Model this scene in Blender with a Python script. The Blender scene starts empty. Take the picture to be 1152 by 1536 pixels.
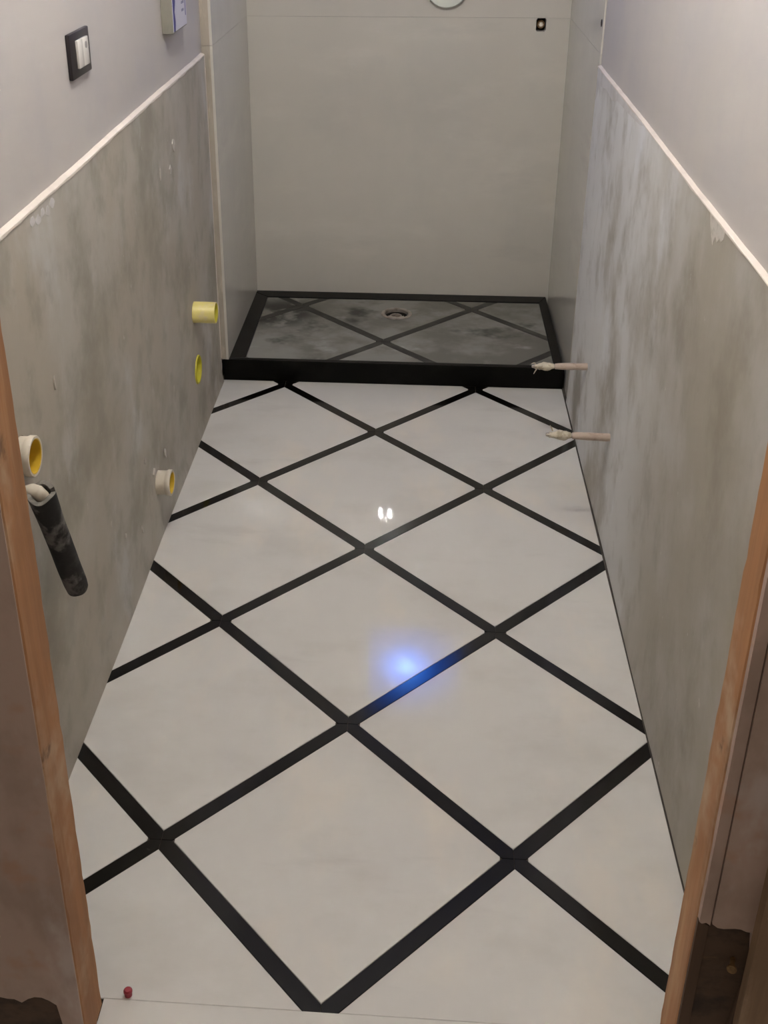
import bpy, bmesh, math, random
from mathutils import Vector, Matrix
random.seed(7)

# ------------------------------------------------------------------ camera, world, exposure
sc = bpy.context.scene
cam_d = bpy.data.cameras.new('camera')
cam = bpy.data.objects.new('camera', cam_d)
sc.collection.objects.link(cam)
cam.location = (0.1282, -1.1847, 1.7257)
cam.rotation_euler = (math.radians(64.318), math.radians(0.135), math.radians(4.008))
cam_d.sensor_fit = 'VERTICAL'
cam_d.sensor_height = 36.0
cam_d.lens = 1663.39 / 1536 * 36.0
cam_d.shift_x = (576 - 517.18) / 1536
cam_d.shift_y = (575.48 - 768) / 1536
cam_d.clip_start = 0.02
sc.camera = cam
world = bpy.data.worlds.new('world')
sc.world = world
world.use_nodes = True
world.node_tree.nodes['Background'].inputs[0].default_value = (1.0, 0.90, 0.80, 1)
world.node_tree.nodes['Background'].inputs[1].default_value = 0.30
sc.view_settings.view_transform = 'Standard'
sc.view_settings.look = 'None'
sc.view_settings.exposure = 0.0
sc.view_settings.gamma = 1.0
sc.view_settings.use_curve_mapping = False
sc.cycles.sample_clamp_indirect = 0.0
BULB = 2080.0            # two bulbs of the ceiling lamp by the door
WINDOW = 18.0          # frosted window above the shower
HALL = 220.0            # lamp in the hall

# ------------------------------------------------------------------ helpers
col = sc.collection
ORG = {}
V = Vector

def srgb(r, g, b):
    f = lambda c: (c / 255 / 12.92) if c / 255 <= 0.04045 else ((c / 255 + 0.055) / 1.055) ** 2.4
    return (f(r), f(g), f(b), 1)

def mk(name, bm, mat, parent=None, origin=None, smooth=False):
    """bm in world coordinates -> one mesh object, with its origin at `origin`"""
    o0 = V(origin) if origin is not None else (V(ORG[parent.name]) if parent else V((0, 0, 0)))
    bmesh.ops.recalc_face_normals(bm, faces=bm.faces)
    bmesh.ops.translate(bm, verts=bm.verts, vec=-o0)
    me = bpy.data.meshes.new(name)
    bm.to_mesh(me); bm.free()
    me.materials.append(mat)
    if smooth:
        for p in me.polygons: p.use_smooth = True
        try: me.set_sharp_from_angle(angle=math.radians(40))
        except Exception: pass
    ob = bpy.data.objects.new(name, me)
    col.objects.link(ob)
    ob.location = o0 - (V(ORG[parent.name]) if parent else V((0, 0, 0)))
    if parent: ob.parent = parent
    ORG[ob.name] = tuple(o0)
    return ob

def empty(name, loc):
    ob = bpy.data.objects.new(name, None)
    col.objects.link(ob)
    ob.empty_display_size = 0.05
    ob.location = loc
    ORG[ob.name] = tuple(loc)
    return ob

def tag(o, label=None, cat=None, group=None, kind=None):
    if label: o['label'] = label
    if cat: o['category'] = cat
    if group: o['group'] = group
    if kind: o['kind'] = kind
    return o

def box(x0, x1, y0, y1, z0, z1, bev=0.0, bm=None):
    b = bmesh.new()
    vs = [b.verts.new((x, y, z)) for z in (z0, z1) for y in (y0, y1) for x in (x0, x1)]
    for f in ((0, 1, 3, 2), (4, 5, 7, 6), (0, 1, 5, 4), (2, 3, 7, 6), (0, 2, 6, 4), (1, 3, 7, 5)):
        b.faces.new([vs[i] for i in f])
    bmesh.ops.recalc_face_normals(b, faces=b.faces)
    if bev > 0:
        bmesh.ops.bevel(b, geom=list(b.edges), offset=bev, segments=2, affect='EDGES', profile=0.5)
    return merge(bm, b)

def merge(bm, b):
    if bm is None: return b
    me = bpy.data.meshes.new('tmp'); b.to_mesh(me); b.free(); bm.from_mesh(me); bpy.data.meshes.remove(me)
    return bm

def frame_of(d):
    d = V(d).normalized()
    up = V((0, 0, 1)) if abs(d.z) < 0.9 else V((0, 1, 0))
    a = up.cross(d).normalized()
    return a, d.cross(a).normalized(), d

def lathe(org, axis, prof, seg=32, bm=None, wob=0.0):
    """prof: list of (radius, height along axis); radius 0 closes"""
    b = bmesh.new(); a, c, d = frame_of(axis); rings = []
    org = V(org)
    for k, (r, h) in enumerate(prof):
        if r <= 1e-7: rings.append([b.verts.new(org + d * h)])
        else:
            rings.append([b.verts.new(org + d * h + (a * math.cos(t) + c * math.sin(t)) * r * (1 + wob * math.sin(3 * t + 1.3 * k)))
                          for t in (2 * math.pi * i / seg for i in range(seg))])
    for p, q in zip(rings, rings[1:]):
        for i in range(seg):
            j = (i + 1) % seg
            if len(p) == 1 and len(q) == 1: continue
            if len(p) == 1: b.faces.new((p[0], q[i], q[j]))
            elif len(q) == 1: b.faces.new((p[i], p[j], q[0]))
            else: b.faces.new((p[i], p[j], q[j], q[i]))
    return merge(bm, b)

def tube(pts, rads, seg=16, bm=None, jit=0.0, cap=True):
    b = bmesh.new(); rings = []
    pts = [V(p) for p in pts]
    n = len(pts)
    a = None
    for k in range(n):
        d = (pts[min(k + 1, n - 1)] - pts[max(k - 1, 0)]).normalized()
        if a is None: a = frame_of(d)[0]
        a = (a - d * a.dot(d)).normalized(); c = d.cross(a)
        r = rads[k] if isinstance(rads, (list, tuple)) else rads
        rings.append([b.verts.new(pts[k] + (a * math.cos(t) + c * math.sin(t)) * r * (1 + random.uniform(-jit, jit)))
                      for t in (2 * math.pi * i / seg for i in range(seg))])
    for p, q in zip(rings, rings[1:]):
        for i in range(seg): b.faces.new((p[i], p[(i + 1) % seg], q[(i + 1) % seg], q[i]))
    if cap:
        b.faces.new(rings[0][::-1]); b.faces.new(rings[-1])
    return merge(bm, b)

def prism(poly, axis, lo, hi, cham=0.0, bm=None):
    """poly: 2-D points on the plane across `axis`; extruded lo -> hi (hi = visible face, may be chamfered)"""
    b = bmesh.new()
    def P(u, v, w):
        return (w, u, v) if axis == 0 else ((u, w, v) if axis == 1 else (u, v, w))
    n = len(poly)
    cx = sum(p[0] for p in poly) / n; cy = sum(p[1] for p in poly) / n
    lay = [[b.verts.new(P(u, v, lo)) for u, v in poly]]
    s = 1 if hi > lo else -1
    if cham > 0:
        lay.append([b.verts.new(P(u, v, hi - s * cham)) for u, v in poly])
        ins = []
        for i in range(n):
            p0, p1, p2 = V(poly[i - 1]), V(poly[i]), V(poly[(i + 1) % n])
            d1 = (p1 - p0).normalized(); d2 = (p2 - p1).normalized()
            ar = 1 if area(poly) > 0 else -1
            n1 = V((-d1.y, d1.x)) * ar; n2 = V((-d2.y, d2.x)) * ar
            m = n1 + n2
            m = m / max(m.dot(n1), 0.3)
            ins.append(p1 + m * cham)
        lay.append([b.verts.new(P(p.x, p.y, hi)) for p in ins])
    else:
        lay.append([b.verts.new(P(u, v, hi)) for u, v in poly])
    for p, q in zip(lay, lay[1:]):
        for i in range(n): b.faces.new((p[i], p[(i + 1) % n], q[(i + 1) % n], q[i]))
    b.faces.new(lay[0][::-1]); b.faces.new(lay[-1])
    bmesh.ops.recalc_face_normals(b, faces=b.faces)
    return merge(bm, b)

def area(poly):
    return 0.5 * sum(poly[i][0] * poly[(i + 1) % len(poly)][1] - poly[(i + 1) % len(poly)][0] * poly[i][1] for i in range(len(poly)))

def clip(poly, x0, x1, y0, y1):
    def half(ps, ax, v, keep_gt):
        out = []
        for i in range(len(ps)):
            p, q = ps[i], ps[(i + 1) % len(ps)]
            ip = (p[ax] >= v) == keep_gt; iq = (q[ax] >= v) == keep_gt
            if ip: out.append(p)
            if ip != iq:
                t = (v - p[ax]) / (q[ax] - p[ax])
                out.append((p[0] + t * (q[0] - p[0]), p[1] + t * (q[1] - p[1])))
        return out
    for ax, v, g in ((0, x0, True), (0, x1, False), (1, y0, True), (1, y1, False)):
        if not poly: return []
        poly = half(poly, ax, v, g)
    out = []
    for p in poly:
        if not out or (V(p) - V(out[-1])).length > 1e-4: out.append(p)
    if len(out) > 1 and (V(out[0]) - V(out[-1])).length < 1e-4: out.pop()
    return out

def cut(ob, cutters):
    """subtract closed bmeshes (world coordinates) from ob"""
    tmp = []
    for cb in cutters:
        bmesh.ops.recalc_face_normals(cb, faces=cb.faces)
        me = bpy.data.meshes.new('cut'); cb.to_mesh(me); cb.free()
        c = bpy.data.objects.new('cut', me); col.objects.link(c); tmp.append(c)
        c.location = (0, 0, 0)
        m = ob.modifiers.new('b', 'BOOLEAN'); m.operation = 'DIFFERENCE'; m.object = c; m.solver = 'EXACT'
    bpy.context.view_layer.update()
    dg = bpy.context.evaluated_depsgraph_get()
    new = bpy.data.meshes.new_from_object(ob.evaluated_get(dg))
    old = ob.data
    ob.modifiers.clear(); ob.data = new; new.name = old.name
    for c in tmp:
        me = c.data; bpy.data.objects.remove(c); bpy.data.meshes.remove(me)

def cyl(org, axis, r, h, seg=32):
    return lathe(org, axis, [(0, 0), (r, 0), (r, h), (0, h)], seg)

# ------------------------------------------------------------------ materials
def mat(name, base, layers=(), rough=0.6, rough_var=0.0, spec=0.5, metal=0.0, bump=None, ior=1.5, coat=0.0):
    """layers: (colour, scale xyz, detail, lo, hi, amount[, w offset]) noise masks mixed over the base colour, in world space"""
    m = bpy.data.materials.new(name); m.use_nodes = True
    nt = m.node_tree; N = nt.nodes; L = nt.links
    bs = N['Principled BSDF']
    geo = N.new('ShaderNodeNewGeometry')
    rgb = N.new('ShaderNodeRGB'); rgb.outputs[0].default_value = base
    cur = rgb.outputs[0]
    for k, ly in enumerate(layers):
        c, sc3, det, lo, hi, amt = ly[:6]
        mp = N.new('ShaderNodeMapping'); mp.inputs['Scale'].default_value = sc3
        off = ly[6] if len(ly) > 6 else k * 3.7
        mp.inputs['Location'].default_value = (off, off * 1.3, off * 0.7)
        L.new(geo.outputs['Position'], mp.inputs['Vector'])
        nz = N.new('ShaderNodeTexNoise'); nz.inputs['Scale'].default_value = 1.0
        nz.inputs['Detail'].default_value = det; nz.inputs['Roughness'].default_value = 0.6
        L.new(mp.outputs[0], nz.inputs['Vector'])
        mr = N.new('ShaderNodeMapRange'); mr.interpolation_type = 'SMOOTHSTEP'
        mr.inputs['From Min'].default_value = lo; mr.inputs['From Max'].default_value = hi
        mr.inputs['To Max'].default_value = amt
        L.new(nz.outputs['Fac'], mr.inputs['Value'])
        fac = mr.outputs[0]
        if len(ly) > 7:      # a layer that only covers one stretch of the surface along Y
            m2 = N.new('ShaderNodeMapRange'); m2.interpolation_type = 'SMOOTHSTEP'
            if len(ly[7]) == 3:      # or one patch: centre, full-strength radius, outer radius
                dv = N.new('ShaderNodeVectorMath'); dv.operation = 'DISTANCE'; dv.inputs[1].default_value = ly[7][0]
                L.new(geo.outputs['Position'], dv.inputs[0]); L.new(dv.outputs['Value'], m2.inputs['Value'])
                m2.inputs['From Min'].default_value = ly[7][2]; m2.inputs['From Max'].default_value = ly[7][1]
            else:
                sp = N.new('ShaderNodeSeparateXYZ'); L.new(geo.outputs['Position'], sp.inputs[0])
                m2.inputs['From Min'].default_value, m2.inputs['From Max'].default_value = ly[7]
                L.new(sp.outputs['Y'], m2.inputs['Value'])
            mu = N.new('ShaderNodeMath'); mu.operation = 'MULTIPLY'
            L.new(fac, mu.inputs[0]); L.new(m2.outputs[0], mu.inputs[1]); fac = mu.outputs[0]
        mx = N.new('ShaderNodeMix'); mx.data_type = 'RGBA'
        L.new(fac, mx.inputs['Factor']); L.new(cur, mx.inputs['A']); mx.inputs['B'].default_value = c
        cur = mx.outputs['Result']
    L.new(cur, bs.inputs['Base Color'])
    bs.inputs['Roughness'].default_value = rough
    bs.inputs['Metallic'].default_value = metal
    bs.inputs['Specular IOR Level'].default_value = spec
    bs.inputs['IOR'].default_value = ior
    bs.inputs['Coat Weight'].default_value = coat
    bs.inputs['Coat Roughness'].default_value = 0.05
    if bump:
        sc3, det, strength, dist = bump
        mp = N.new('ShaderNodeMapping'); mp.inputs['Scale'].default_value = sc3
        L.new(geo.outputs['Position'], mp.inputs['Vector'])
        nz = N.new('ShaderNodeTexNoise'); nz.inputs['Scale'].default_value = 1.0; nz.inputs['Detail'].default_value = det
        L.new(mp.outputs[0], nz.inputs['Vector'])
        bp = N.new('ShaderNodeBump'); bp.inputs['Strength'].default_value = strength; bp.inputs['Distance'].default_value = dist
        L.new(nz.outputs['Fac'], bp.inputs['Height']); L.new(bp.outputs[0], bs.inputs['Normal'])
        if rough_var:
            mr = N.new('ShaderNodeMapRange'); mr.inputs['To Min'].default_value = rough - rough_var; mr.inputs['To Max'].default_value = rough + rough_var
            L.new(nz.outputs['Fac'], mr.inputs['Value']); L.new(mr.outputs[0], bs.inputs['Roughness'])
    return m

def emit(name, c, s):
    m = bpy.data.materials.new(name); m.use_nodes = True
    nt = m.node_tree; nt.nodes.clear()
    e = nt.nodes.new('ShaderNodeEmission'); o = nt.nodes.new('ShaderNodeOutputMaterial')
    e.inputs[0].default_value = (*c, 1); e.inputs[1].default_value = s
    nt.links.new(e.outputs[0], o.inputs[0])
    return m

M = {}
M['tile'] = mat('polished_off_white_tile', srgb(209, 206, 200),
                [(srgb(196, 192, 184), (3, 5, 3), 5, .45, .7, .55), (srgb(222, 212, 198), (6, 3, 4), 4, .5, .75, .5),
                 (srgb(186, 182, 176), (2.2, 9, 3), 6, .6, .72, .35)], rough=.012, ior=1.5)
M['strip'] = mat('polished_black_strip', srgb(13, 11, 8), [(srgb(34, 33, 30), (7, 7, 7), 5, .52, .75, .6), (srgb(70, 68, 64), (60, 60, 60), 4, .68, .76, .3)], rough=.10)
M['grout'] = mat('dark_joint_mortar', srgb(70, 64, 56), [(srgb(96, 90, 80), (30, 30, 30), 3, .4, .7, .6)], rough=.9)
SLABL = [(srgb(192, 189, 181), (3, 3, 2), 5, .45, .7, .6), (srgb(214, 208, 198), (2, 2, 6), 5, .5, .75, .5),
         (srgb(180, 177, 170), (1.6, 1.6, 7), 6, .6, .75, .35)]
M['slab'] = mat('polished_grey_slab', srgb(200, 195, 185), SLABL, rough=.026, ior=1.5)
M['slab_side'] = mat('satin_grey_slab', srgb(200, 196, 187), SLABL, rough=.17, ior=1.5, bump=((14, 14, 1.2), 3, .05, .004))
M['cement'] = mat('grey_cement_render', srgb(176, 168, 153),
                  [(srgb(184, 180, 170), (2.6, 2.2, 2.2), 6, .42, .64, .75), (srgb(144, 138, 122), (3.6, 3.0, 2.8), 6, .48, .70, .75, 4.4),
                   (srgb(198, 197, 193), (6, 5, 3.0), 6, .54, .70, .6), (srgb(146, 140, 126), (11, 10, 8), 6, .48, .68, .5),
                   (srgb(216, 212, 204), (40, 40, 22), 4, .68, .76, .5)],
                  rough=.75, bump=((14, 14, 10), 6, .35, .006))
M['cement_r'] = mat('grey_cement_render_pale', srgb(166, 159, 145),
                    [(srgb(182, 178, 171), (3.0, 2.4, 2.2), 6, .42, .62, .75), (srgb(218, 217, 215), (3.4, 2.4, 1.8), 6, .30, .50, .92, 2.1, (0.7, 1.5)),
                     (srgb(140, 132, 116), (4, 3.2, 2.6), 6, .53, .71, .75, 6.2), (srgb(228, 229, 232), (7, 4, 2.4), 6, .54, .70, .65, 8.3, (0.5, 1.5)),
                     (srgb(150, 143, 129), (13, 11, 7), 6, .50, .70, .45), (srgb(218, 214, 208), (40, 40, 22), 4, .69, .76, .5)],
                    rough=.72, bump=((14, 14, 10), 6, .33, .006))
M['paint'] = mat('pale_lilac_wall_paint', srgb(188, 182, 177), [(srgb(178, 174, 174), (4, 4, 4), 4, .4, .7, .6), (srgb(188, 182, 174), (2, 2, 2), 3, .5, .7, .5)],
                 rough=.8, bump=((60, 60, 60), 3, .08, .003))
M['smear'] = mat('pale_plaster_smear', srgb(208, 205, 202), [(srgb(190, 186, 180), (10, 8, 8), 5, .45, .65, .8), (srgb(192, 189, 186), (9, 7, 7), 5, .55, .7, .6)], rough=.8)
M['cream'] = mat('cream_paint_edge', srgb(220, 210, 199), [(srgb(200, 191, 180), (14, 14, 14), 4, .45, .7, .6)], rough=.6, bump=((60, 60, 60), 3, .2, .002))
M['adhesive'] = mat('beige_adhesive_edge', srgb(172, 162, 148), [(srgb(152, 144, 132), (20, 20, 6), 4, .45, .7, .7), (srgb(196, 184, 166), (30, 30, 8), 4, .55, .7, .6)], rough=.85)
M['ceil'] = mat('white_ceiling_paint', srgb(236, 232, 226), [(srgb(206, 200, 194), (3, 3, 3), 3, .4, .7, .6)], rough=.9)
M['tray_black'] = mat('black_stone', srgb(9, 8, 5), [(srgb(20, 19, 15), (9, 9, 9), 5, .45, .7, .7), (srgb(52, 50, 45), (26, 26, 26), 4, .68, .8, .35)], rough=.3, spec=.13)
M['tray_tile'] = mat('dusty_dark_stone', srgb(112, 109, 100),
                     [(srgb(144, 142, 135), (3.2, 4, 4), 5, .44, .62, .85), (srgb(52, 50, 42), (2.6, 3.6, 4), 5, .56, .67, .9, 9.1), (srgb(174, 172, 168), (5, 7, 6), 6, .58, .74, .6),
                      (srgb(40, 38, 31), (9, 11, 8), 4, .34, .50, .9, 1.7, ((-0.42, 2.86, 0.076), 0.08, 0.20))],
                     rough=.6, bump=((70, 70, 70), 4, .1, .002))
M['tray_strip'] = mat('dusty_black_strip', srgb(44, 42, 36), [(srgb(80, 78, 70), (6, 8, 8), 4, .45, .66, .75)], rough=.5)
M['wood'] = mat('raw_orange_wood', srgb(172, 122, 80),
                [(srgb(152, 108, 72), (24, 24, 2.2), 5, .42, .66, .8), (srgb(196, 158, 118), (18, 18, 1.6), 5, .52, .72, .7),
                 (srgb(104, 76, 56), (12, 12, 5), 4, .68, .76, .7), (srgb(198, 172, 142), (5, 5, 4), 5, .50, .66, .7), (srgb(92, 66, 48), (9, 9, 9), 5, .62, .70, .7)],
                rough=.75, bump=((50, 50, 4), 4, .3, .003))
M['wood_dark'] = mat('dark_stained_wood', srgb(82, 60, 42), [(srgb(58, 42, 29), (26, 26, 2), 5, .42, .66, .8), (srgb(108, 82, 58), (20, 20, 2), 5, .56, .74, .6)],
                     rough=.8, bump=((40, 40, 4), 4, .3, .004))
M['wood_dull'] = mat('dull_brown_wood', srgb(150, 122, 94), [(srgb(120, 94, 70), (22, 22, 2.2), 5, .42, .66, .8), (srgb(168, 144, 118), (16, 16, 3), 5, .54, .72, .6)], rough=.8, bump=((50, 50, 4), 4, .3, .003))
M['mortar'] = mat('brown_grey_mortar_smear', srgb(176, 152, 138), [(srgb(150, 128, 114), (8, 8, 5), 5, .42, .66, .7), (srgb(192, 178, 170), (7, 7, 3), 5, .54, .66, .7), (srgb(172, 132, 106), (7, 7, 7), 4, .58, .70, .6)],
                  rough=.85, bump=((24, 24, 24), 5, .25, .004))
M['hollow'] = mat('dark_rough_masonry', srgb(82, 62, 46), [(srgb(40, 30, 22), (12, 12, 18), 5, .42, .66, .8), (srgb(104, 80, 50), (10, 10, 40), 4, .66, .76, .7)],
                  rough=.9, bump=((30, 30, 30), 5, .5, .006))
M['yellow'] = mat('pale_yellow_plastic', srgb(226, 212, 130), [(srgb(216, 200, 176), (16, 16, 16), 4, .5, .68, .6)], rough=.4)
M['yellow_in'] = mat('strong_yellow_plastic', srgb(226, 190, 62), [(srgb(204, 164, 44), (20, 20, 20), 3, .45, .7, .6)], rough=.35)
M['lime'] = mat('yellow_green_plastic', srgb(206, 196, 60), [(srgb(186, 172, 44), (20, 20, 20), 3, .45, .7, .6)], rough=.4)
M['white_pl'] = mat('chalky_white_plastic', srgb(216, 206, 188), [(srgb(196, 180, 156), (30, 30, 30), 4, .5, .7, .7)], rough=.5)
M['foam'] = mat('black_foam_insulation', srgb(30, 29, 27), [(srgb(124, 120, 116), (14, 14, 10), 5, .54, .66, .8), (srgb(58, 56, 53), (30, 30, 30), 4, .5, .7, .6)], rough=.8, bump=((120, 120, 120), 3, .15, .002))
M['foam_in'] = mat('grey_foam_inside', srgb(136, 132, 124), [(srgb(96, 92, 86), (50, 50, 50), 4, .5, .7, .7)], rough=.9)
M['plaster_bit'] = mat('white_plaster_fleck', srgb(200, 194, 184), [(srgb(170, 164, 152), (60, 60, 60), 3, .45, .7, .7)], rough=.9)
M['sleeve'] = mat('pinkish_beige_sleeve', srgb(190, 172, 156), [(srgb(164, 140, 124), (40, 40, 40), 4, .48, .68, .7)], rough=.6)
M['tape'] = mat('pale_thread_tape', srgb(206, 196, 176), [(srgb(160, 146, 122), (60, 60, 60), 4, .45, .62, .8)], rough=.8)
M['black_pl'] = mat('black_switch_plastic', srgb(34, 28, 30), [(srgb(44, 38, 42), (20, 20, 20), 3, .4, .7, .5)], rough=.35)
M['white_sw'] = mat('white_switch_plastic', srgb(222, 218, 212), [(srgb(210, 206, 200), (30, 30, 30), 2, .4, .7, .5)], rough=.25)
M['grey_sw'] = mat('grey_switch_mark', srgb(140, 134, 132), [(srgb(128, 122, 120), (30, 30, 30), 2, .4, .7, .5)], rough=.4)
M['box_side'] = mat('beige_grey_card', srgb(146, 142, 130), [(srgb(122, 122, 116), (16, 16, 6), 4, .45, .65, .7)], rough=.8)
M['box_white'] = mat('bluish_white_card', srgb(206, 204, 214), [(srgb(190, 190, 204), (20, 20, 8), 4, .45, .7, .6)], rough=.5)
M['box_blue'] = mat('blue_print', srgb(62, 60, 132), [(srgb(84, 84, 150), (40, 40, 14), 4, .45, .65, .7)], rough=.5)
M['box_violet'] = mat('grey_violet_print', srgb(140, 138, 164), [(srgb(120, 120, 150), (40, 40, 14), 4, .45, .65, .7)], rough=.5)
M['steel'] = mat('dusty_steel', srgb(168, 158, 148), [(srgb(120, 108, 98), (40, 40, 40), 4, .45, .68, .7)], rough=.45, metal=.5)
M['brass'] = mat('dull_brass', srgb(150, 120, 84), [(srgb(96, 76, 56), (60, 60, 60), 3, .45, .68, .7)], rough=.45, metal=.7)
M['dark'] = mat('cavity_shade', srgb(38, 32, 26), [(srgb(60, 52, 44), (40, 40, 40), 3, .45, .7, .6)], rough=.8)  # shade inside the drain well, outlet and slab hole put into the colour
M['plate'] = mat('greenish_white_ceramic', srgb(222, 226, 216), [(srgb(206, 214, 202), (12, 12, 12), 3, .45, .7, .6)], rough=.2)
M['red'] = mat('dark_red_plastic', srgb(150, 40, 52), [(srgb(120, 30, 42), (80, 80, 80), 3, .45, .7, .6)], rough=.4)
M['hallfloor'] = mat('dusty_grey_screed', srgb(120, 108, 96), [(srgb(96, 86, 76), (6, 6, 6), 5, .45, .7, .7)], rough=.9)

# ------------------------------------------------------------------ room dimensions (metres)
XL, XR = -0.568, 0.650          # faces of the cement render
YB = 3.10                       # face of the shower back wall
H = 2.72
TY0 = 2.402                     # front of shower tray
TZ = 0.080
PIT, SW = 0.480, 0.031          # lattice pitch, strip width
S = PIT / math.sqrt(2)

# ------------------------------------------------------------------ floor: base, tiles and inlaid strips
fl = tag(mk('floor', box(-0.58, 0.66, 0.0077, 3.112, -0.06, -0.003), M['grout'], origin=(0, 0, 0)), kind='structure')

def lattice(parent, rect, ox, oy, ztop, thick, tile_m, strip_m, tname, sname, gap=0.0006, cham=0.0008, irange=range(-6, 9)):
    out = []
    x0, x1, y0, y1 = rect
    hd = (PIT / 2 - SW / 2 - gap) * math.sqrt(2)
    cc = 0.004
    for i in irange:
        for j in irange:
            cx, cy = ox + (i - j) * S, oy + (i + j + 1) * S
            # tile: diamond with its two side corners clipped
            poly = [(cx, cy - hd), (cx + hd - cc, cy - cc), (cx + hd - cc, cy + cc), (cx, cy + hd), (cx - hd + cc, cy + cc), (cx - hd + cc, cy - cc)]
            pc = clip(poly, x0, x1, y0, y1)
            if len(pc) > 2 and abs(area(pc)) > 2e-4:
                dz = random.uniform(-0.00025, 0.00025)
                out.append((mk(tname, prism(pc, 2, ztop - thick, ztop + dz, cham), tile_m, parent, origin=(sum(p[0] for p in pc) / len(pc), sum(p[1] for p in pc) / len(pc), ztop)), pc))
            # strips leaving this node towards +i and +j, pointed at both ends
            nx, ny = ox + (i - j) * S, oy + (i + j) * S
            for sg in (1, -1):
                u = V((sg, 1)).normalized(); n = V((-u.y, u.x))
                h = SW / 2 - gap
                e = gap * 1.5
                pts = [(e, 0), (e + h, -h), (PIT - e - h, -h), (PIT - e, 0), (PIT - e - h, h), (e + h, h)]
                poly = [(nx + u.x * a + n.x * b, ny + u.y * a + n.y * b) for a, b in pts]
                pc = clip(poly, x0, x1, y0, y1)
                if len(pc) > 2 and abs(area(pc)) > 5e-5:
                    dz = random.uniform(-0.0003, 0.0002)
                    out.append((mk(sname, prism(pc, 2, ztop - thick, ztop + dz, 0.0), strip_m, parent, origin=(sum(p[0] for p in pc) / len(pc), sum(p[1] for p in pc) / len(pc), ztop)), pc))
    return out

lattice(fl, (-0.566, 0.645, 0.008, 2.400), 0, 0, 0.0, 0.003, M['tile'], M['strip'], 'floor_tile', 'inlay_strip')

# ------------------------------------------------------------------ walls
# left wall: painted plaster, cement render proud of it, cream ledge on top
wl = tag(mk('wall_left', box(-0.70, -0.580, 0.0, 3.25, -0.003, H), M['paint'], origin=(-0.58, 0, 0)), kind='structure')
def render_layer(xw, xf, y0, y1, z1, flare, m, parent, nm):
    """cement coat from wall plane xw to face xf; thickens over the lowest centimetres; slightly uneven face"""
    b = bmesh.new()
    s = 1 if xf > xw else -1
    ys = [y0 + (y1 - y0) * k / 40 for k in range(41)]
    zs = [0.0, 0.006, 0.018, 0.04, 0.10, 0.25, 0.4, 0.55, 0.7, 0.85, 1.0, z1 - 0.01, z1]
    g = []
    for k, y in enumerate(ys):
        row = []
        for z in zs:
            f = flare * max(0, 1 - z / 0.04) if z < 0.04 else 0
            w = 0.0012 * math.sin(3.1 * y + 2.2 * z) + 0.0008 * math.sin(7.3 * y - 4.1 * z + 1)
            if z >= z1 - 0.011: w = 0
            row.append(b.verts.new((xf + s * (f + (w - 0.001)), y, z)))
        g.append(row)
    back = [[b.verts.new((xw, y, z)) for z in (0.0, z1)] for y in ys]
    for i in range(40):
        for j in range(len(zs) - 1):
            b.faces.new((g[i][j], g[i + 1][j], g[i + 1][j + 1], g[i][j + 1]))
        b.faces.new((g[i][-1], g[i + 1][-1], back[i + 1][1], back[i][1]))
        b.faces.new((g[i][0], g[i + 1][0], back[i + 1][0], back[i][0]))
        b.faces.new((back[i][0], back[i + 1][0], back[i + 1][1], back[i][1]))
    for i in (0, 40):
        b.faces.new(g[i] + back[i][::-1])
    return mk(nm, b, m, parent, smooth=True)
rl = render_layer(-0.580, XL, 0.001, 2.384, 1.146, 0.006, M['cement'], wl, 'cement_render')

def bead(xw, xf, y0, y1, z, drop, top, parent, nm='ledge'):
    """rounded cream ledge capping the render"""
    b = bmesh.new(); s = 1 if xf > xw else -1
    prof = [(xw, z - 0.002), (xw, z + top), (xw + s * 0.003, z + top * .85), (xf - s * 0.003, z + top * .55), (xf, z + 0.001), (xf + s * 0.0008, z - drop * .5), (xf + s * 0.0004, z - drop)]
    prof.append((xw, z - drop))
    n = 60; rows = []
    for k in range(n + 1):
        y = y0 + (y1 - y0) * k / n
        wz = 0.0012 * math.sin(5 * y) + random.uniform(-.0006, .0006)
        wd = random.uniform(-.002, .002)
        rows.append([b.verts.new((px, y, pz + wz + (wd if q >= 6 else 0))) for q, (px, pz) in enumerate(prof)])
    m = len(prof)
    for a, c in zip(rows, rows[1:]):
        for q in range(m): b.faces.new((a[q], a[(q + 1) % m], c[(q + 1) % m], c[q]))
    b.faces.new(rows[0]); b.faces.new(rows[-1][::-1])
    return mk(nm, b, M['cream'], parent, smooth=True)
bead(-0.580, XL, 0.001, 2.384, 1.146, 0.004, 0.005, wl)
# thin cream edge down the far end of the left render
b = bmesh.new(); rows = []
for k in range(31):
    z = 0.05 + (1.144 - 0.05) * k / 30
    w = random.uniform(0.003, 0.007)
    rows.append([b.verts.new(p) for p in ((-0.575, 2.384, z), (XL - 0.0005, 2.384 - w, z), (XL + 0.0012, 2.385 - w * .3, z), (XL, 2.388, z), (-0.575, 2.388, z))])
for a, c in zip(rows, rows[1:]):
    for q in range(5): b.faces.new((a[q], a[(q + 1) % 5], c[(q + 1) % 5], c[q]))
b.faces.new(rows[0]); b.faces.new(rows[-1][::-1])
mk('corner_bead', b, M['cream'], wl, smooth=True)
# left shower cladding: two stacked slabs on a beige adhesive bed, standing on the tray
JZ = 1.170
for z0, z1 in ((TZ + 0.001, JZ), (JZ + 0.0007, 2.25)):
    mk('adhesive_bed', prism([(-0.580, 2.401), (-0.5525, 2.4005), (-0.549, YB), (-0.580, YB)], 2, z0, z1), M['adhesive'], wl, origin=(-0.56, 2.41, z0))
    b = bmesh.new()
    mk('wall_slab', prism([(-0.5525, 2.4), (-0.544, 2.4), (-0.5395, YB), (-0.549, YB)], 2, z0, z1, 0.0), M['slab_side'], wl, origin=(-0.546, 2.41, z0))

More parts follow.
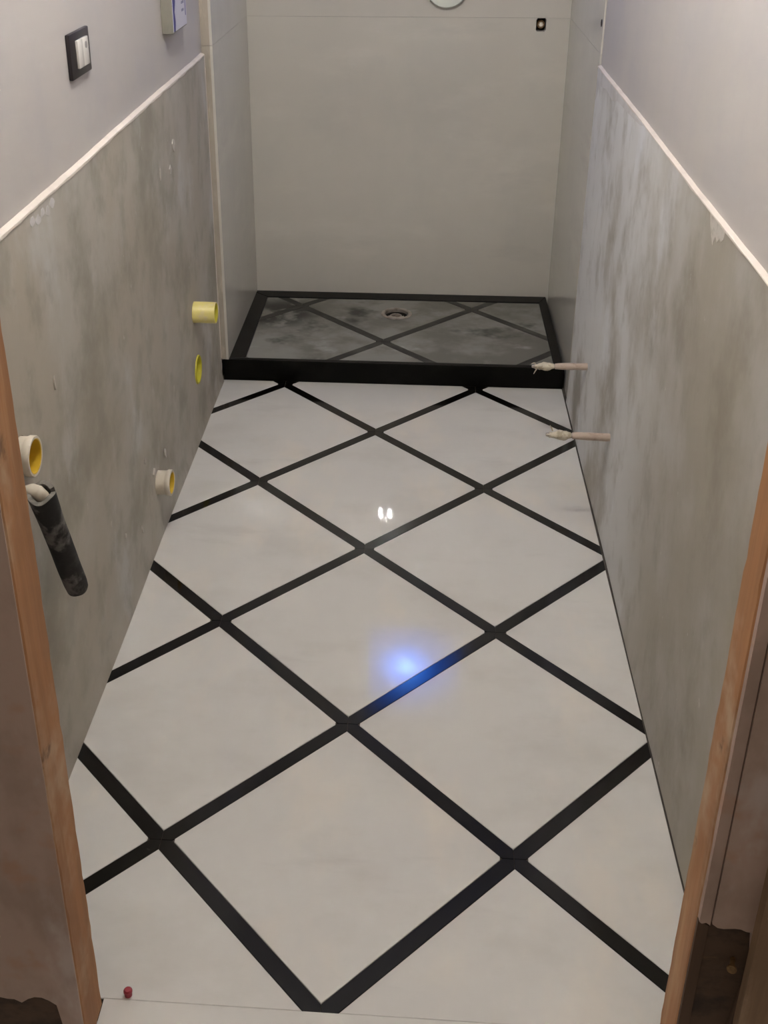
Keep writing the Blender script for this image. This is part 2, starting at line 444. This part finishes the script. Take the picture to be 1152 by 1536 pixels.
# right wall
wr = tag(mk('wall_right', box(0.660, 0.78, 0.0, 3.25, -0.003, H), M['paint'], origin=(0.66, 0, 0)), kind='structure')
rr = render_layer(0.660, XR, 0.001, 2.298, 1.136, 0.002, M['cement_r'], wr, 'cement_render')
bead(0.660, XR, 0.001, 2.298, 1.137, 0.002, 0.003, wr)
for z0, z1 in ((0.0, JZ), (JZ + 0.0007, 2.25)):
    sl = mk('wall_slab', prism([(0.6548, 2.303), (0.6599, 2.303), (0.6599, YB), (0.6548, YB)], 2, z0, z1), M['slab_side'], wr, origin=(0.65, 2.31, z0))
    if z0 > 1: slab_r_up = sl
b = bmesh.new(); rows = []
for k in range(41):
    z = 0.09 + (1.12 - 0.09) * k / 40
    w = random.uniform(0.001, 0.004) + 0.002 * math.sin(k * .5)
    rows.append([b.verts.new(p) for p in ((0.659, 2.297, z), (0.6505, 2.296 - abs(w), z), (0.6495, 2.2995, z), (0.656, 2.3025, z))])
for a, c in zip(rows, rows[1:]):
    for q in range(4): b.faces.new((a[q], a[(q + 1) % 4], c[(q + 1) % 4], c[q]))
b.faces.new(rows[0]); b.faces.new(rows[-1][::-1])
mk('corner_bead', b, M['adhesive'], wr, smooth=True)

# back wall with two stacked slabs
wb = tag(mk('wall_back', box(-0.58, 0.66, 3.112, 3.25, -0.003, H), M['paint'], origin=(0, 3.112, 0)), kind='structure')
bs_lo = mk('wall_slab', box(-0.5395, 0.6547, YB, 3.1119, 0.001, JZ), M['slab'], wb, origin=(0.05, YB, 0))
bs_hi = mk('wall_slab', box(-0.5395, 0.6547, YB, 3.1119, JZ + 0.0007, 2.25), M['slab'], wb, origin=(0.05, YB, JZ))

# ceiling
tag(mk('ceiling', box(-0.70, 0.78, 0.0, 3.25, H, H + 0.1), M['ceil'], origin=(0, 0, H)), kind='structure')

# ------------------------------------------------------------------ doorway: wall between hall and bathroom, rough wooden frame
JL, JR = -0.363, 0.544
YN = -0.082
wf = empty('wall_front', (0, 0, 0)); tag(wf, kind='structure')
mk('masonry', box(-1.7, JL - 0.020, YN + 0.008, -0.001, -0.03, H), M['hollow'], wf, origin=(-0.5, 0, 0))
mk('masonry', box(JR + 0.018, 1.9, YN + 0.008, -0.001, -0.03, H), M['hollow'], wf, origin=(0.7, 0, 0))
mk('masonry', box(JL - 0.02, JR + 0.018, YN + 0.008, -0.001, 2.122, H), M['hollow'], wf, origin=(0, 0, 2.2))

def ragged(edge, axis, lo, hi):
    return prism(edge, axis, lo, hi)
# brown grey mortar smeared over the hall side, ragged lower ends above bare dark masonry
lo_edge = []
x = -1.7
while x < JL - 0.010:
    z = 0.125 + 0.012 * math.sin(x * 31) + random.uniform(-.008, .008)
    if x > -0.46: z = 0.105 + 0.020 * math.cos((x + 0.43) * 50)
    if x > -0.392: z = 0.0
    lo_edge.append((x, z)); x += 0.011
lo_edge.append((JL - 0.0197, 0.0))
poly = lo_edge + [(JL - 0.0197, H), (-1.7, H)]
mk('mortar_coat', prism(poly, 1, YN + 0.009, YN - 0.002), M['mortar'], wf, origin=(-0.5, YN, 0.1))
lo_edge = []
x = JR + 0.0185
while x < 1.9:
    z = 0.366 - 0.25 * max(0, x - 0.585) + random.uniform(-.007, .007) if x < 0.625 else 0.30 + random.uniform(-.01, .01)
    lo_edge.append((x, z)); x += 0.008
poly = lo_edge + [(1.9, H), (JR + 0.0185, H)]
mk('mortar_coat', prism(poly, 1, YN + 0.009, YN - 0.001), M['mortar'], wf, origin=(0.6, YN, 0.3))
# smear on the narrow edge of the right jamb

dr = empty('door_1', (0, 0, 0)); tag(dr, kind='structure')
def jamb(xf, xb, y0, y1, z0, z1):
    """rough sawn board: reveal face at xf, both long edges slightly chipped"""
    b = bmesh.new(); n = 90; rows = []
    s = 1 if xf > xb else -1
    for k in range(n + 1):
        z = z0 + (z1 - z0) * k / n
        e1 = random.uniform(-.0012, .0012) + .001 * math.sin(z * 9); e2 = random.uniform(-.0012, .0012)
        c = 0.003 + max(0, random.gauss(0, .0012))
        rows.append([b.verts.new(p) for p in ((xb, y0, z), (xf - s * c * .6, y0 + e1, z), (xf, y0 + c + e1, z), (xf + s * e2 * .4, (y0 + y1) / 2, z), (xf, y1 - c + e2, z), (xf - s * c, y1 + e2, z), (xb, y1, z))])
    m = 7
    for a, c in zip(rows, rows[1:]):
        for q in range(m): b.faces.new((a[q], a[(q + 1) % m], c[(q + 1) % m], c[q]))
    b.faces.new(rows[0]); b.faces.new(rows[-1][::-1])
    return b
jl = mk('jamb_board', jamb(JL, JL - 0.0195, YN, 0.0, 0.0005, 2.1), M['wood'], dr, origin=(JL, -0.04, 0))
jr = mk('jamb_board', jamb(JR, JR + 0.0175, YN + 0.012, 0.0, 0.0005, 2.1), M['wood'], dr, origin=(JR, -0.04, 0))
mk('head_board', box(JL - 0.0195, JR + 0.0175, YN, 0.0, 2.1005, 2.1215, 0.002), M['wood'], dr, origin=(0, -0.04, 2.1))
# smear over the hall-facing edge of the right board, bare dark wood below it
poly = [(JR + 0.0015, 0.372), (JR + 0.005, 0.369), (JR + 0.011, 0.371), (JR + 0.017, 0.366), (JR + 0.017, 2.1), (JR + 0.0015, 2.1)]
mk('mortar_smear', prism(poly, 1, YN + 0.0125, YN + 0.002), M['mortar'], jr)
poly = [(JR + 0.0012, 0.0), (JR + 0.017, 0.0), (JR + 0.017, 0.36), (JR + 0.0012, 0.37)]
mk('stained_edge', prism(poly, 1, YN + 0.0125, YN + 0.006), M['wood_dark'], jr)
poly = [(JL - 0.0196, 0.0), (JL - 0.0015, 0.0), (JL - 0.0015, 2.1), (JL - 0.0196, 2.1)]
mk('mortar_smear', prism(poly, 1, YN + 0.0005, YN - 0.002), M['mortar'], jl)
# stone threshold
mk('threshold', box(JL + 0.0005, JR - 0.0005, -0.30, 0.0076, -0.03, -0.0004, 0.0006), M['tile'], dr, origin=(0.09, -0.04, 0))
tag(mk('floor_hall', box(-1.7, 1.9, -2.6, -0.30, -0.06, -0.010), M['hallfloor'], origin=(0, -1.2, 0)), kind='structure')

# wooden batten leaning on the hall side of the right jamb, rounded lower end, and a shorter offcut below it
poly = []
for k in range(9):
    t = math.pi + k * math.pi / 2 / 8
    poly.append((0.660 + 0.040 * math.cos(t), 0.175 + 0.075 * math.sin(t)))
poly += [(0.78, 0.095), (0.78, 2.1), (0.616, 2.1)]
bt = tag(mk('wooden_batten', prism(poly, 1, YN - 0.001, YN - 0.024, 0.004), M['wood_dull'], origin=(0.70, YN - .01, 0.1)),
         'upright brown wooden batten with rounded foot against hall side of right door jamb', 'batten')
poly = [(0.603, -0.009), (0.622, 0.235), (0.640, 0.262), (0.652, 0.26), (0.655, -0.009)]
tag(mk('wood_offcut', prism(poly, 1, YN + 0.0075, YN - 0.0005, 0.002), M['wood_dark'], origin=(0.63, YN, 0)),
    'dark narrow wood offcut standing on the floor behind the batten foot', 'wood offcut')
nl = lathe((0.604, YN + 0.007, 0.295), (-0.35, -1, 0.15), [(0, 0), (0.004, 0), (0.004, 0.018), (0.007, 0.019), (0.007, 0.022), (0, 0.022)], 12)
tag(mk('bent_nail', nl, M['brass'], origin=(0.604, YN, 0.295), smooth=True), 'short brownish nail sticking out of dark masonry beside the batten', 'nail')

# ------------------------------------------------------------------ shower tray
tr = tag(empty('shower_tray', (0.04, 2.75, 0)), 'low black stone shower tray with dusty diamond inlay top', 'shower tray')
base = mk('tray_base', box(-0.565, 0.6465, TY0, YB - 0.001, 0.0, 0.070), M['tray_black'], tr)
X0, X1, Y0, Y1 = -0.487, 0.614, 2.424, 3.030
bz0, bz1 = 0.070, TZ
def border(poly): return mk('border', prism(poly, 2, bz0, bz1, 0.0018), M['tray_black'], tr, origin=(sum(p[0] for p in poly) / 4, sum(p[1] for p in poly) / 4, bz1))
border([(-0.565, TY0 - .001), (0.6465, TY0 - .001), (X1, Y0), (X0, Y0)])
border([(-0.565, YB - .001), (X0, Y1), (X1, Y1), (0.6465, YB - .001)])
border([(-0.5655, TY0), (X0 - .0005, Y0 + .0005), (X0 - .0005, Y1 - .0005), (-0.5655, YB - .0015)])
border([(0.6465, TY0), (0.6465, YB - .0015), (X1 + .0005, Y1 - .0005), (X1 + .0005, Y0 + .0005)])
DC = (0.044, 2.882)
pcs = lattice(tr, (X0, X1, Y0, Y1), 0.002, 2.607 - 4 * S * 2, 0.0765, 0.0063, M['tray_tile'], M['tray_strip'], 'tray_tile', 'tray_strip', cham=0.0006, irange=range(-2, 12))
for ob, pc in pcs:
    xs = [p[0] for p in pc]; ys = [p[1] for p in pc]
    if min(xs) < DC[0] < max(xs) and min(ys) < DC[1] < max(ys) and ob.name.startswith('tray_tile') and abs(sum(xs) / len(xs)) < .2 and sum(ys) / len(ys) > 2.75:
        cut(ob, [cyl((DC[0] - ORG[ob.name][0] + ORG[ob.name][0], DC[1], 0.02), (0, 0, 1), 0.048, 0.2)])
cut(base, [cyl((DC[0], DC[1], 0.030), (0, 0, 1), 0.0478, 0.2)])
dn = mk('drain', lathe((DC[0], DC[1], 0), (0, 0, 1), [(0.0475, 0.034), (0.0475, 0.0768), (0.060, 0.0768), (0.061, 0.0785), (0.058, 0.0808), (0.050, 0.0810), (0.046, 0.079), (0.0445, 0.066), (0.044, 0.036), (0, 0.036), (0, 0.034)], 40), M['steel'], tr, origin=(DC[0], DC[1], 0.08), smooth=True)
mk('drain_well', lathe((DC[0], DC[1], 0), (0, 0, 1), [(0, 0.0363), (0.0437, 0.0363), (0.0437, 0.068), (0.043, 0.068), (0.043, 0.038), (0, 0.038)], 40), M['dark'], dn, smooth=True)
mk('trap_cup', lathe((DC[0] - 0.002, DC[1] - 0.012, 0), (0, 0, 1), [(0, 0.0382), (0.024, 0.0382), (0.024, 0.074), (0.021, 0.076), (0.018, 0.074), (0.018, 0.060), (0, 0.060)], 28), M['steel'], dn, smooth=True)
# dried adhesive inside the rim, towards the door
b = bmesh.new()
for k in range(9):
    t = math.radians(-130 + k * 10)
    lathe((DC[0] + 0.041 * math.cos(t), DC[1] + 0.041 * math.sin(t), 0.068 + .002 * math.sin(k)), (0, 0, 1), [(0, 0), (0.007, 0.001), (0.006, 0.010 + .002 * math.cos(2 * k)), (0, 0.013)], 8, b)
mk('adhesive_crust', b, M['adhesive'], dn, smooth=True)

# ------------------------------------------------------------------ plumbing on the left wall
holes = [((1.985, 0.430), 0.034), ((1.988, 0.232), 0.0475), ((1.402, 0.162), 0.034), ((0.492, 0.757), 0.036)]
for ob in (rl, wl):
    cut(ob, [cyl((-0.66, y, z), (1, 0, 0), r + 0.0006, 0.12, 40) for (y, z), r in holes])

def sleeve(nm, y, z, r, wall, out, m_out, m_in, label, cat, tilt=(0, 0), lip=0.0, x0=-0.655):
    """pipe sleeve coming out of the wall; outer shell, inner liner, end plate far inside"""
    ax = V((1, tilt[0], tilt[1])).normalized()
    Ltot = (XL - x0) + out
    t = tag(empty(nm, (XL, y, z)), label, cat)
    org = V((XL, y, z)) - ax * (XL - x0)
    prof = [(r - wall * .55, Ltot), (r - wall * .2, Ltot), (r, Ltot - 0.0015)]
    if lip: prof = [(r - wall * .55, Ltot), (r + lip - 0.001, Ltot), (r + lip, Ltot - 0.0015), (r + lip, Ltot - 0.011), (r + lip * .3, Ltot - 0.0135), (r, Ltot - 0.016)]
    prof += [(r, 0.0), (r - wall * .55, 0.0), (r - wall * .55, Ltot)]
    mk('shell', lathe(org, ax, prof, 40), m_out, t, smooth=True)
    ri = r - wall * .56
    mk('liner', lathe(org, ax, [(ri, Ltot - 0.0004), (ri - wall * .4, Ltot - 0.001), (ri - wall * .45, 0.03), (0, 0.03), (0, 0.02), (ri, 0.02), (ri, Ltot - 0.0004)], 40), m_in, t, smooth=True)
    return t
sleeve('pipe_sleeve', 1.985, 0.430, 0.0335, 0.004, 0.070, M['yellow'], M['lime'], 'long pale yellow pipe sleeve sticking out of left cement wall near the tray', 'pipe')
sleeve('pipe_sleeve', 1.988, 0.232, 0.047, 0.005, 0.004, M['lime'], M['lime'], 'yellow-green pipe mouth cut flush with left cement wall', 'pipe')
sleeve('pipe_sleeve', 1.402, 0.162, 0.0335, 0.005, 0.036, M['white_pl'], M['yellow_in'], 'short white pipe sleeve with yellow inside, low on left wall', 'pipe', lip=0.003)
sleeve('pipe_sleeve', 0.492, 0.757, 0.0352, 0.005, 0.026, M['white_pl'], M['yellow_in'], 'white pipe sleeve with yellow inside above the black foam tube', 'pipe', lip=0.0022)

# insulated pipe: white stub out of the wall, bending down into a split black foam tube
ip = tag(empty('insulated_pipe', (XL, 0.470, 0.690)), 'black foam insulated pipe hanging from left wall beside the door jamb', 'pipe')
A = V((-0.500, 0.398, 0.742)); Bp = V((-0.500, 0.508, 0.472))
A = V((-0.515, 0.425, 0.722)); Bp = V((-0.520, 0.552, 0.432))
d = (Bp - A).normalized()
pts = [(XL - 0.0, 0.452, 0.688), (-0.556, 0.446, 0.700), (-0.544, 0.438, 0.714), (-0.532, 0.431, 0.722), (-0.522, 0.428, 0.722)]
pts += [tuple(A + d * t) for t in (0.010, 0.03, 0.06)]
mk('pipe', tube(pts, [0.0125, 0.013, 0.0135, 0.0135, 0.013, 0.0125, 0.012, 0.012], 20), M['white_pl'], ip, smooth=True)
n = 14; Lf = (Bp - A).length
a_, c_, d_ = frame_of(d)
b = bmesh.new(); R0, R1 = 0.0225, 0.0145; seg = 36; slit = math.radians(26)
rowsO, rowsI = [], []
for k in range(n + 1):
    h = Lf * k / n
    op = 0.010 * max(0, 1 - k / 4)
    ro, ri = [], []
    for i in range(seg + 1):
        t = slit / 2 + (2 * math.pi - slit) * i / seg + math.radians(150)
        dv = a_ * math.cos(t) + c_ * math.sin(t)
        rr0 = R0 * (1 + 0.02 * math.sin(5 * t + k) * (k / n)) + op * .25
        hh = h + (0.004 * math.sin(3 * t) if k == 0 else 0)
        if k == n: rr0 *= 0.95
        ro.append(b.verts.new(A + d * hh + dv * rr0)); ri.append(b.verts.new(A + d * hh + dv * (R1 + op * .25)))
    rowsO.append(ro); rowsI.append(ri)
for k in range(n):
    for i in range(seg):
        b.faces.new((rowsO[k][i], rowsO[k][i + 1], rowsO[k + 1][i + 1], rowsO[k + 1][i]))
        b.faces.new((rowsI[k][i], rowsI[k][i + 1], rowsI[k + 1][i + 1], rowsI[k + 1][i]))
    for i in (0, seg): b.faces.new((rowsO[k][i], rowsI[k][i], rowsI[k + 1][i], rowsO[k + 1][i]))
for k in (0, n):
    for i in range(seg): b.faces.new((rowsO[k][i], rowsO[k][i + 1], rowsI[k][i + 1], rowsI[k][i]))
fm = mk('foam_tube', b, M['foam'], ip, smooth=True)
b = bmesh.new()
for i in range(seg):
    q = []
    for ii, rad in ((i, R1 + .0022), (i, R0 + .0022), (i + 1, R0 + .0022), (i + 1, R1 + .0022)):
        t = slit / 2 + (2 * math.pi - slit) * ii / seg + math.radians(150)
        q.append(A + d * (0.004 * math.sin(3 * t)) + (a_ * math.cos(t) + c_ * math.sin(t)) * rad)
    v1 = [b.verts.new(p - d * 0.0012) for p in q]; v0 = [b.verts.new(p - d * 0.0001) for p in q]
    b.faces.new(v1); b.faces.new(v0[::-1])
    for e in range(4): b.faces.new((v1[e], v1[(e + 1) % 4], v0[(e + 1) % 4], v0[e]))
bmesh.ops.remove_doubles(b, verts=b.verts, dist=1e-5)
mk('cut_rim', b, M['foam_in'], fm)
mk('end_plug', lathe(A + d * (Lf - 0.012), d, [(0, 0), (R1 - .0003, 0), (R1 - .0003, 0.010), (R1 * .7, 0.014), (0, 0.015)], 24), M['foam'], fm, smooth=True)

# flecks of plaster and paint runs on the renders
def fleck(parent, nm, x, s, pts, th, m):
    return mk(nm, prism(pts, 0, x - s * 0.002, x + s * th, 0.0004), m, parent, origin=(x, sum(p[0] for p in pts) / len(pts), sum(p[1] for p in pts) / len(pts)))
def blob(y, z, ry, rz, n=9):
    return [(y + ry * math.cos(2 * math.pi * k / n) * random.uniform(.6, 1.2), z + rz * math.sin(2 * math.pi * k / n) * random.uniform(.6, 1.2)) for k in range(n)]
for (y, z, ry, rz) in ((1.494, 0.202, 0.008, 0.014), (1.362, 0.218, 0.010, 0.010), (1.86, 0.985, 0.016, 0.022), (1.68, 0.95, 0.006, 0.02), (1.80, 0.93, 0.012, 0.012),
                       (0.70, 0.80, 0.003, 0.016), (1.20, 0.14, 0.004, 0.010), (1.05, 0.22, 0.006, 0.006), (1.28, 0.30, 0.004, 0.010)):
    fleck(wl, 'plaster_fleck', XL, 1, blob(y, z, ry, rz), 0.002, M['plaster_bit'])
for k in range(5):
    fleck(wl, 'plaster_fleck', XL - 0.0013, 1, blob(0.70 + 0.028 * k, 1.124 - 0.006 * (k % 2), 0.016, 0.010), 0.0007, M['smear'])
fleck(wr, 'paint_run', XR + 0.0012, -1, [(0.685, 1.136), (0.69, 1.118), (0.705, 1.108), (0.715, 1.112), (0.728, 1.100), (0.742, 1.106), (0.755, 1.086), (0.768, 1.096), (0.785, 1.112), (0.80, 1.136)], 0.0007, M['plaster_bit'])
fleck(wr, 'paint_run', XR + 0.0009, -1, [(2.296, 1.133), (2.296, 1.03), (2.27, 1.05), (2.24, 1.09), (2.18, 1.095), (2.10, 1.105), (1.98, 1.095), (1.90, 1.112), (1.70, 1.118), (1.55, 1.125), (1.5, 1.133)], 0.0006, M['smear'])

# ------------------------------------------------------------------ fixing bolts on the right wall
def bolt(y, z, droop, label, frayed):
    t = tag(empty('fixing_bolt', (XR, y, z)), label, 'bolt', 'fixing bolts on the right wall')
    x1 = 0.480
    dirv = V((x1 - XR, 0.0, droop)).normalized()
    o = V((XR, y, z))
    mk('sleeve', lathe(o, dirv, [(0, -0.004), (0.0105, -0.004), (0.0105, 0.0), (0.0112, 0.006), (0.0106, 0.03), (0.0110, 0.055), (0.0100, 0.085), (0.0085, 0.098), (0, 0.098)], 18, wob=.03), M['sleeve'], t, smooth=True)
    rod = mk('rod', lathe(o, dirv, [(0, 0.095), (0.0065, 0.095), (0.0065, 0.160), (0.0045, 0.168), (0, 0.169)], 14), M['steel'], t, smooth=True)
    prof = [(0, 0.100)]
    for k in range(10):
        f = k / 9
        prof.append((0.0075 + 0.0055 * math.sin(math.pi * min(1, f * 1.15)) + random.uniform(-.0012, .0012), 0.101 + 0.058 * f))
    prof.append((0, 0.1605))
    mk('thread_tape', lathe(o, dirv, prof, 18, wob=.10), M['tape'], t, smooth=True)
    a1, c1, d1 = frame_of(dirv)
    for k, (u, l, r) in enumerate(frayed):
        p0 = o + dirv * u + a1 * 0.010 * math.cos(k * 2.1) + c1 * 0.010 * math.sin(k * 2.1)
        mk('loose_strand', tube([p0, p0 + V((-l * .4, .004, r * .5)), p0 + V((-l, .002, r))], [0.0022, 0.0018, 0.0008], 6), M['tape'], t, smooth=True)
bolt(1.941, 0.300, -0.004, 'tape-wrapped fixing bolt projecting from right wall in front of the shower tray', [(0.152, 0.010, -0.022), (0.158, 0.012, -0.004)])
bolt(1.486, 0.300, 0.003, 'tape-wrapped fixing bolt projecting from right wall over the white floor tiles', [(0.152, 0.014, 0.006), (0.150, 0.008, 0.016), (0.10, -0.03, 0.014)])

# ------------------------------------------------------------------ switch, box, shower fittings
sw = tag(empty('wall_switch', (-0.580, 1.098, 1.355)), 'black framed wall switch with white rocker on upper left wall', 'switch')
fr = mk('frame', box(-0.580, -0.571, 1.030, 1.166, 1.311, 1.400, 0.0025), M['black_pl'], sw, smooth=True)
for y0, y1 in ((1.066, 1.0995), (1.1005, 1.138)):
    rk = mk('rocker', box(-0.5715, -0.5655, y0, y1, 1.329, 1.384, 0.0012), M['white_sw'], sw, smooth=True)
mk('indicator', lathe((-0.5660, 1.120, 1.369), (1, 0, 0), [(0, 0), (0.007, 0), (0.007, 0.0012), (0, 0.0012)], 20), M['grey_sw'], rk, smooth=True)

bx = tag(empty('printed_box', (-0.580, 1.96, 1.280)), 'white box with blue print fixed on upper left wall near the shower', 'box')
bd = mk('body', box(-0.580, -0.549, 1.872, 2.055, 1.281, 1.56, 0.002), M['box_side'], bx, smooth=True)
mk('front_panel', box(-0.549, -0.5478, 1.876, 2.051, 1.285, 1.556), M['box_white'], bx)
mk('blue_stripe', prism([(1.8765, 1.2855), (1.896, 1.2855), (1.904, 1.31), (1.896, 1.335), (1.910, 1.36), (1.902, 1.40), (1.910, 1.45), (1.904, 1.555), (1.8765, 1.555)], 0, -0.5478, -0.5474), M['box_blue'], bx)
mk('blue_line', prism([(2.034, 1.310), (2.040, 1.310), (2.042, 1.40), (2.042, 1.54), (2.034, 1.54)], 0, -0.5478, -0.5474), M['box_blue'], bx)
for k, (z, w) in enumerate(((1.325, .030), (1.345, .036), (1.365, .024), (1.39, .034), (1.415, .03), (1.44, .036))):
    mk('print_line', box(-0.5478, -0.5474, 1.985, 1.985 + w, z, z + 0.007), M['box_violet'], bx)

# concealed water outlet in the back slab
oc = V((0.550, YB, 1.146))
rr_ = [(oc.x - .018, oc.z - .018), (oc.x - .014, oc.z - .0235), (oc.x + .014, oc.z - .0235), (oc.x + .018, oc.z - .018), (oc.x + .018, oc.z + .018), (oc.x + .014, oc.z + .0235), (oc.x - .014, oc.z + .0235), (oc.x - .018, oc.z + .018)]
cut(bs_lo, [prism(rr_, 1, 3.05, 3.2)])
cut(wb, [prism(rr_, 1, 3.05, 3.16)])
ot = tag(empty('water_outlet', (oc.x, YB, oc.z)), 'small dark water outlet with pale plug set in back shower wall', 'water outlet')
mk('cavity', prism([(x * .0 + px, pz) for px, pz in [(oc.x + (p[0] - oc.x) * .97, oc.z + (p[1] - oc.z) * .97) for p in rr_] for x in (0,)], 1, 3.158, 3.148), M['dark'], ot)
mk('socket', lathe((oc.x, 3.148, oc.z), (0, -1, 0), [(0, 0), (0.0145, 0), (0.0145, 0.036), (0.0125, 0.040), (0.010, 0.040), (0.010, 0.030), (0, 0.030)], 24), M['brass'], ot, smooth=True)
mk('plug', lathe((oc.x, 3.117, oc.z), (0, -1, 0), [(0, 0), (0.0095, 0), (0.0095, 0.012), (0.006, 0.016), (0, 0.016)], 6), M['white_pl'], ot)

# round plate above it on the back wall
pc_ = (0.200, YB, 1.284)
pt = tag(empty('round_wall_plate', pc_), 'round greenish-white wall plate high on back shower wall', 'wall plate')
mk('disc', lathe(pc_, (0, -1, 0), [(0, 0), (0.078, 0), (0.080, 0.003), (0.080, 0.016), (0.076, 0.022), (0.05, 0.026), (0, 0.027)], 56), M['plate'], pt, smooth=True)
mk('hub', lathe((pc_[0], pc_[1] - 0.026, pc_[2]), (0, -1, 0), [(0, 0), (0.026, 0), (0.025, 0.018), (0.021, 0.022), (0, 0.023)], 36), M['plate'], pt, smooth=True)

# dark disc added in place of a small hole in the right slab
tag(mk('hole_disc', lathe((0.6548, 2.335, 1.256), (-1, 0, 0), [(0, 0), (0.011, 0), (0.011, 0.0012), (0.007, 0.0016), (0.006, 0.0006), (0, 0.0006)], 20), M['dark'], origin=(0.6548, 2.335, 1.256), smooth=True),
    'small dark disc standing in for a hole in right shower slab', 'wall hole')

# small red cap left on the floor by the jamb
rc = tag(empty('red_cap', (-0.323, 0.016, 0.0)), 'tiny dark red plastic cap standing on floor tile beside left door jamb', 'cap')
mk('cap_body', lathe((-0.323, 0.016, 0.0003), (0, 0, 1), [(0, 0), (0.0064, 0), (0.0064, 0.012), (0.005, 0.0145), (0, 0.015)], 18), M['red'], rc, smooth=True)
mk('cap_rim', lathe((-0.323, 0.016, 0.0003), (0, 0, 1), [(0.0065, 0.008), (0.0074, 0.0085), (0.0074, 0.011), (0.0065, 0.0115), (0.0065, 0.008)], 18), M['red'], rc, smooth=True)

# ------------------------------------------------------------------ lamps
M['bulb'] = emit('warm_white_bulb', (0.965, 0.965, 0.955), BULB)
def frosted_glow(name, centre, rad):
    """frosted pane lit from outside: dusk light all over, brighter around the lamp standing behind it"""
    m = bpy.data.materials.new(name); m.use_nodes = True
    nt = m.node_tree; N = nt.nodes; L = nt.links
    N.clear()
    geo = N.new('ShaderNodeNewGeometry'); sub = N.new('ShaderNodeVectorMath'); sub.operation = 'DISTANCE'
    sub.inputs[1].default_value = centre
    L.new(geo.outputs['Position'], sub.inputs[0])
    mr = N.new('ShaderNodeMapRange'); mr.inputs['From Max'].default_value = rad
    L.new(sub.outputs['Value'], mr.inputs['Value'])
    cr = N.new('ShaderNodeValToRGB'); e = cr.color_ramp.elements
    e[0].position = 0.0; e[0].color = GLOW[0]
    e[1].position = 1.0; e[1].color = GLOW[3]
    for p, c in ((0.22, GLOW[1]), (0.5, GLOW[2])):
        n = e.new(p); n.color = c
    L.new(mr.outputs[0], cr.inputs[0])
    em = N.new('ShaderNodeEmission'); em.inputs[1].default_value = WINDOW
    L.new(cr.outputs[0], em.inputs[0])
    o = N.new('ShaderNodeOutputMaterial'); L.new(em.outputs[0], o.inputs[0])
    return m
GLOW = [(0.20, 0.52, 1.0, 1), (0.03, 0.15, 0.72, 1), (0.010, 0.04, 0.20, 1), (0.013, 0.016, 0.028, 1)]
M['pane'] = frosted_glow('frosted_lit_pane', (0.118, 3.134, 1.892), 0.30)
M['hallbulb'] = emit('hall_bulb', (1.0, 0.87, 0.74), HALL)
M['white_metal'] = mat('white_enamel', srgb(222, 220, 216), [(srgb(214, 212, 208), (10, 10, 10), 2, .4, .7, .5)], rough=.35)
LX, LY = -0.065, 0.64
cl = tag(empty('ceiling_lamp', (LX, LY, H)), 'white two-bulb ceiling lamp above the doorway end of the floor', 'lamp')
mk('base', lathe((LX, LY, H - 0.0005), (0, 0, -1), [(0, 0), (0.06, 0), (0.058, 0.014), (0.03, 0.02), (0.012, 0.03), (0.010, 0.115), (0.05, 0.12), (0.05, 0.128), (0, 0.128)], 36), M['white_metal'], cl, smooth=True)
for sx in (-1, 1):
    bx_ = LX + sx * 0.032
    mk('bulb', lathe((bx_, LY, H - 0.144), (0, 0, -1), [(0, 0), (0.009, 0.0), (0.0105, 0.010), (0.0115, 0.030), (0.0115, 0.052), (0.009, 0.064), (0.005, 0.069), (0, 0.070)], 20), M['bulb'], cl, smooth=True)
    mk('lamp_holder', lathe((bx_, LY, H - 0.1287), (0, 0, -1), [(0, 0), (0.016, 0), (0.015, 0.0150), (0, 0.0150)], 20), M['white_metal'], cl, smooth=True)
# small frosted window high in the back wall, a cool lamp outside glowing through it
WX0, WX1, WZ0, WZ1 = -0.10, 0.42, 1.60, 2.24
cutw = lambda: box(WX0, WX1, 3.05, 3.30, WZ0, WZ1)
cut(bs_hi, [cutw()]); cut(wb, [cutw()])
wn = tag(empty('window_1', (0.16, 3.11, WZ0)), kind='structure')
for nm, q in (('window_frame', (WX0 + .0005, WX0 + .035, WZ0 + .0005, WZ1 - .0005)), ('window_frame', (WX1 - .035, WX1 - .0005, WZ0 + .0005, WZ1 - .0005)),
              ('window_frame', (WX0 + .0352, WX1 - .0352, WZ0 + .0005, WZ0 + .035)), ('window_frame', (WX0 + .0352, WX1 - .0352, WZ1 - .035, WZ1 - .0005))):
    mk(nm, box(q[0], q[1], 3.115, 3.160, q[2], q[3], .003), M['white_metal'], wn)
mk('pane', box(WX0 + .0352, WX1 - .0352, 3.134, 3.140, WZ0 + .0352, WZ1 - .0352), M['pane'], wn)
hl = tag(empty('hall_lamp', (-0.11, -1.43, H)), 'round hall ceiling lamp outside the doorway', 'lamp')
mk('base', lathe((-0.11, -1.43, H - 0.0005), (0, 0, -1), [(0, 0), (0.06, 0), (0.058, 0.014), (0, 0.016)], 28), M['white_metal'], hl, smooth=True)
mk('bulb', lathe((-0.11, -1.43, H - 0.017), (0, 0, -1), [(0, 0), (0.014, 0), (0.03, 0.03), (0.03, 0.045), (0.02, 0.062), (0, 0.068)], 20), M['hallbulb'], hl, smooth=True)
tag(mk('ceiling_hall', box(-1.7, 1.9, -2.6, YN + 0.007, H, H + 0.1), M['ceil'], origin=(0, -1.2, H)), kind='structure')
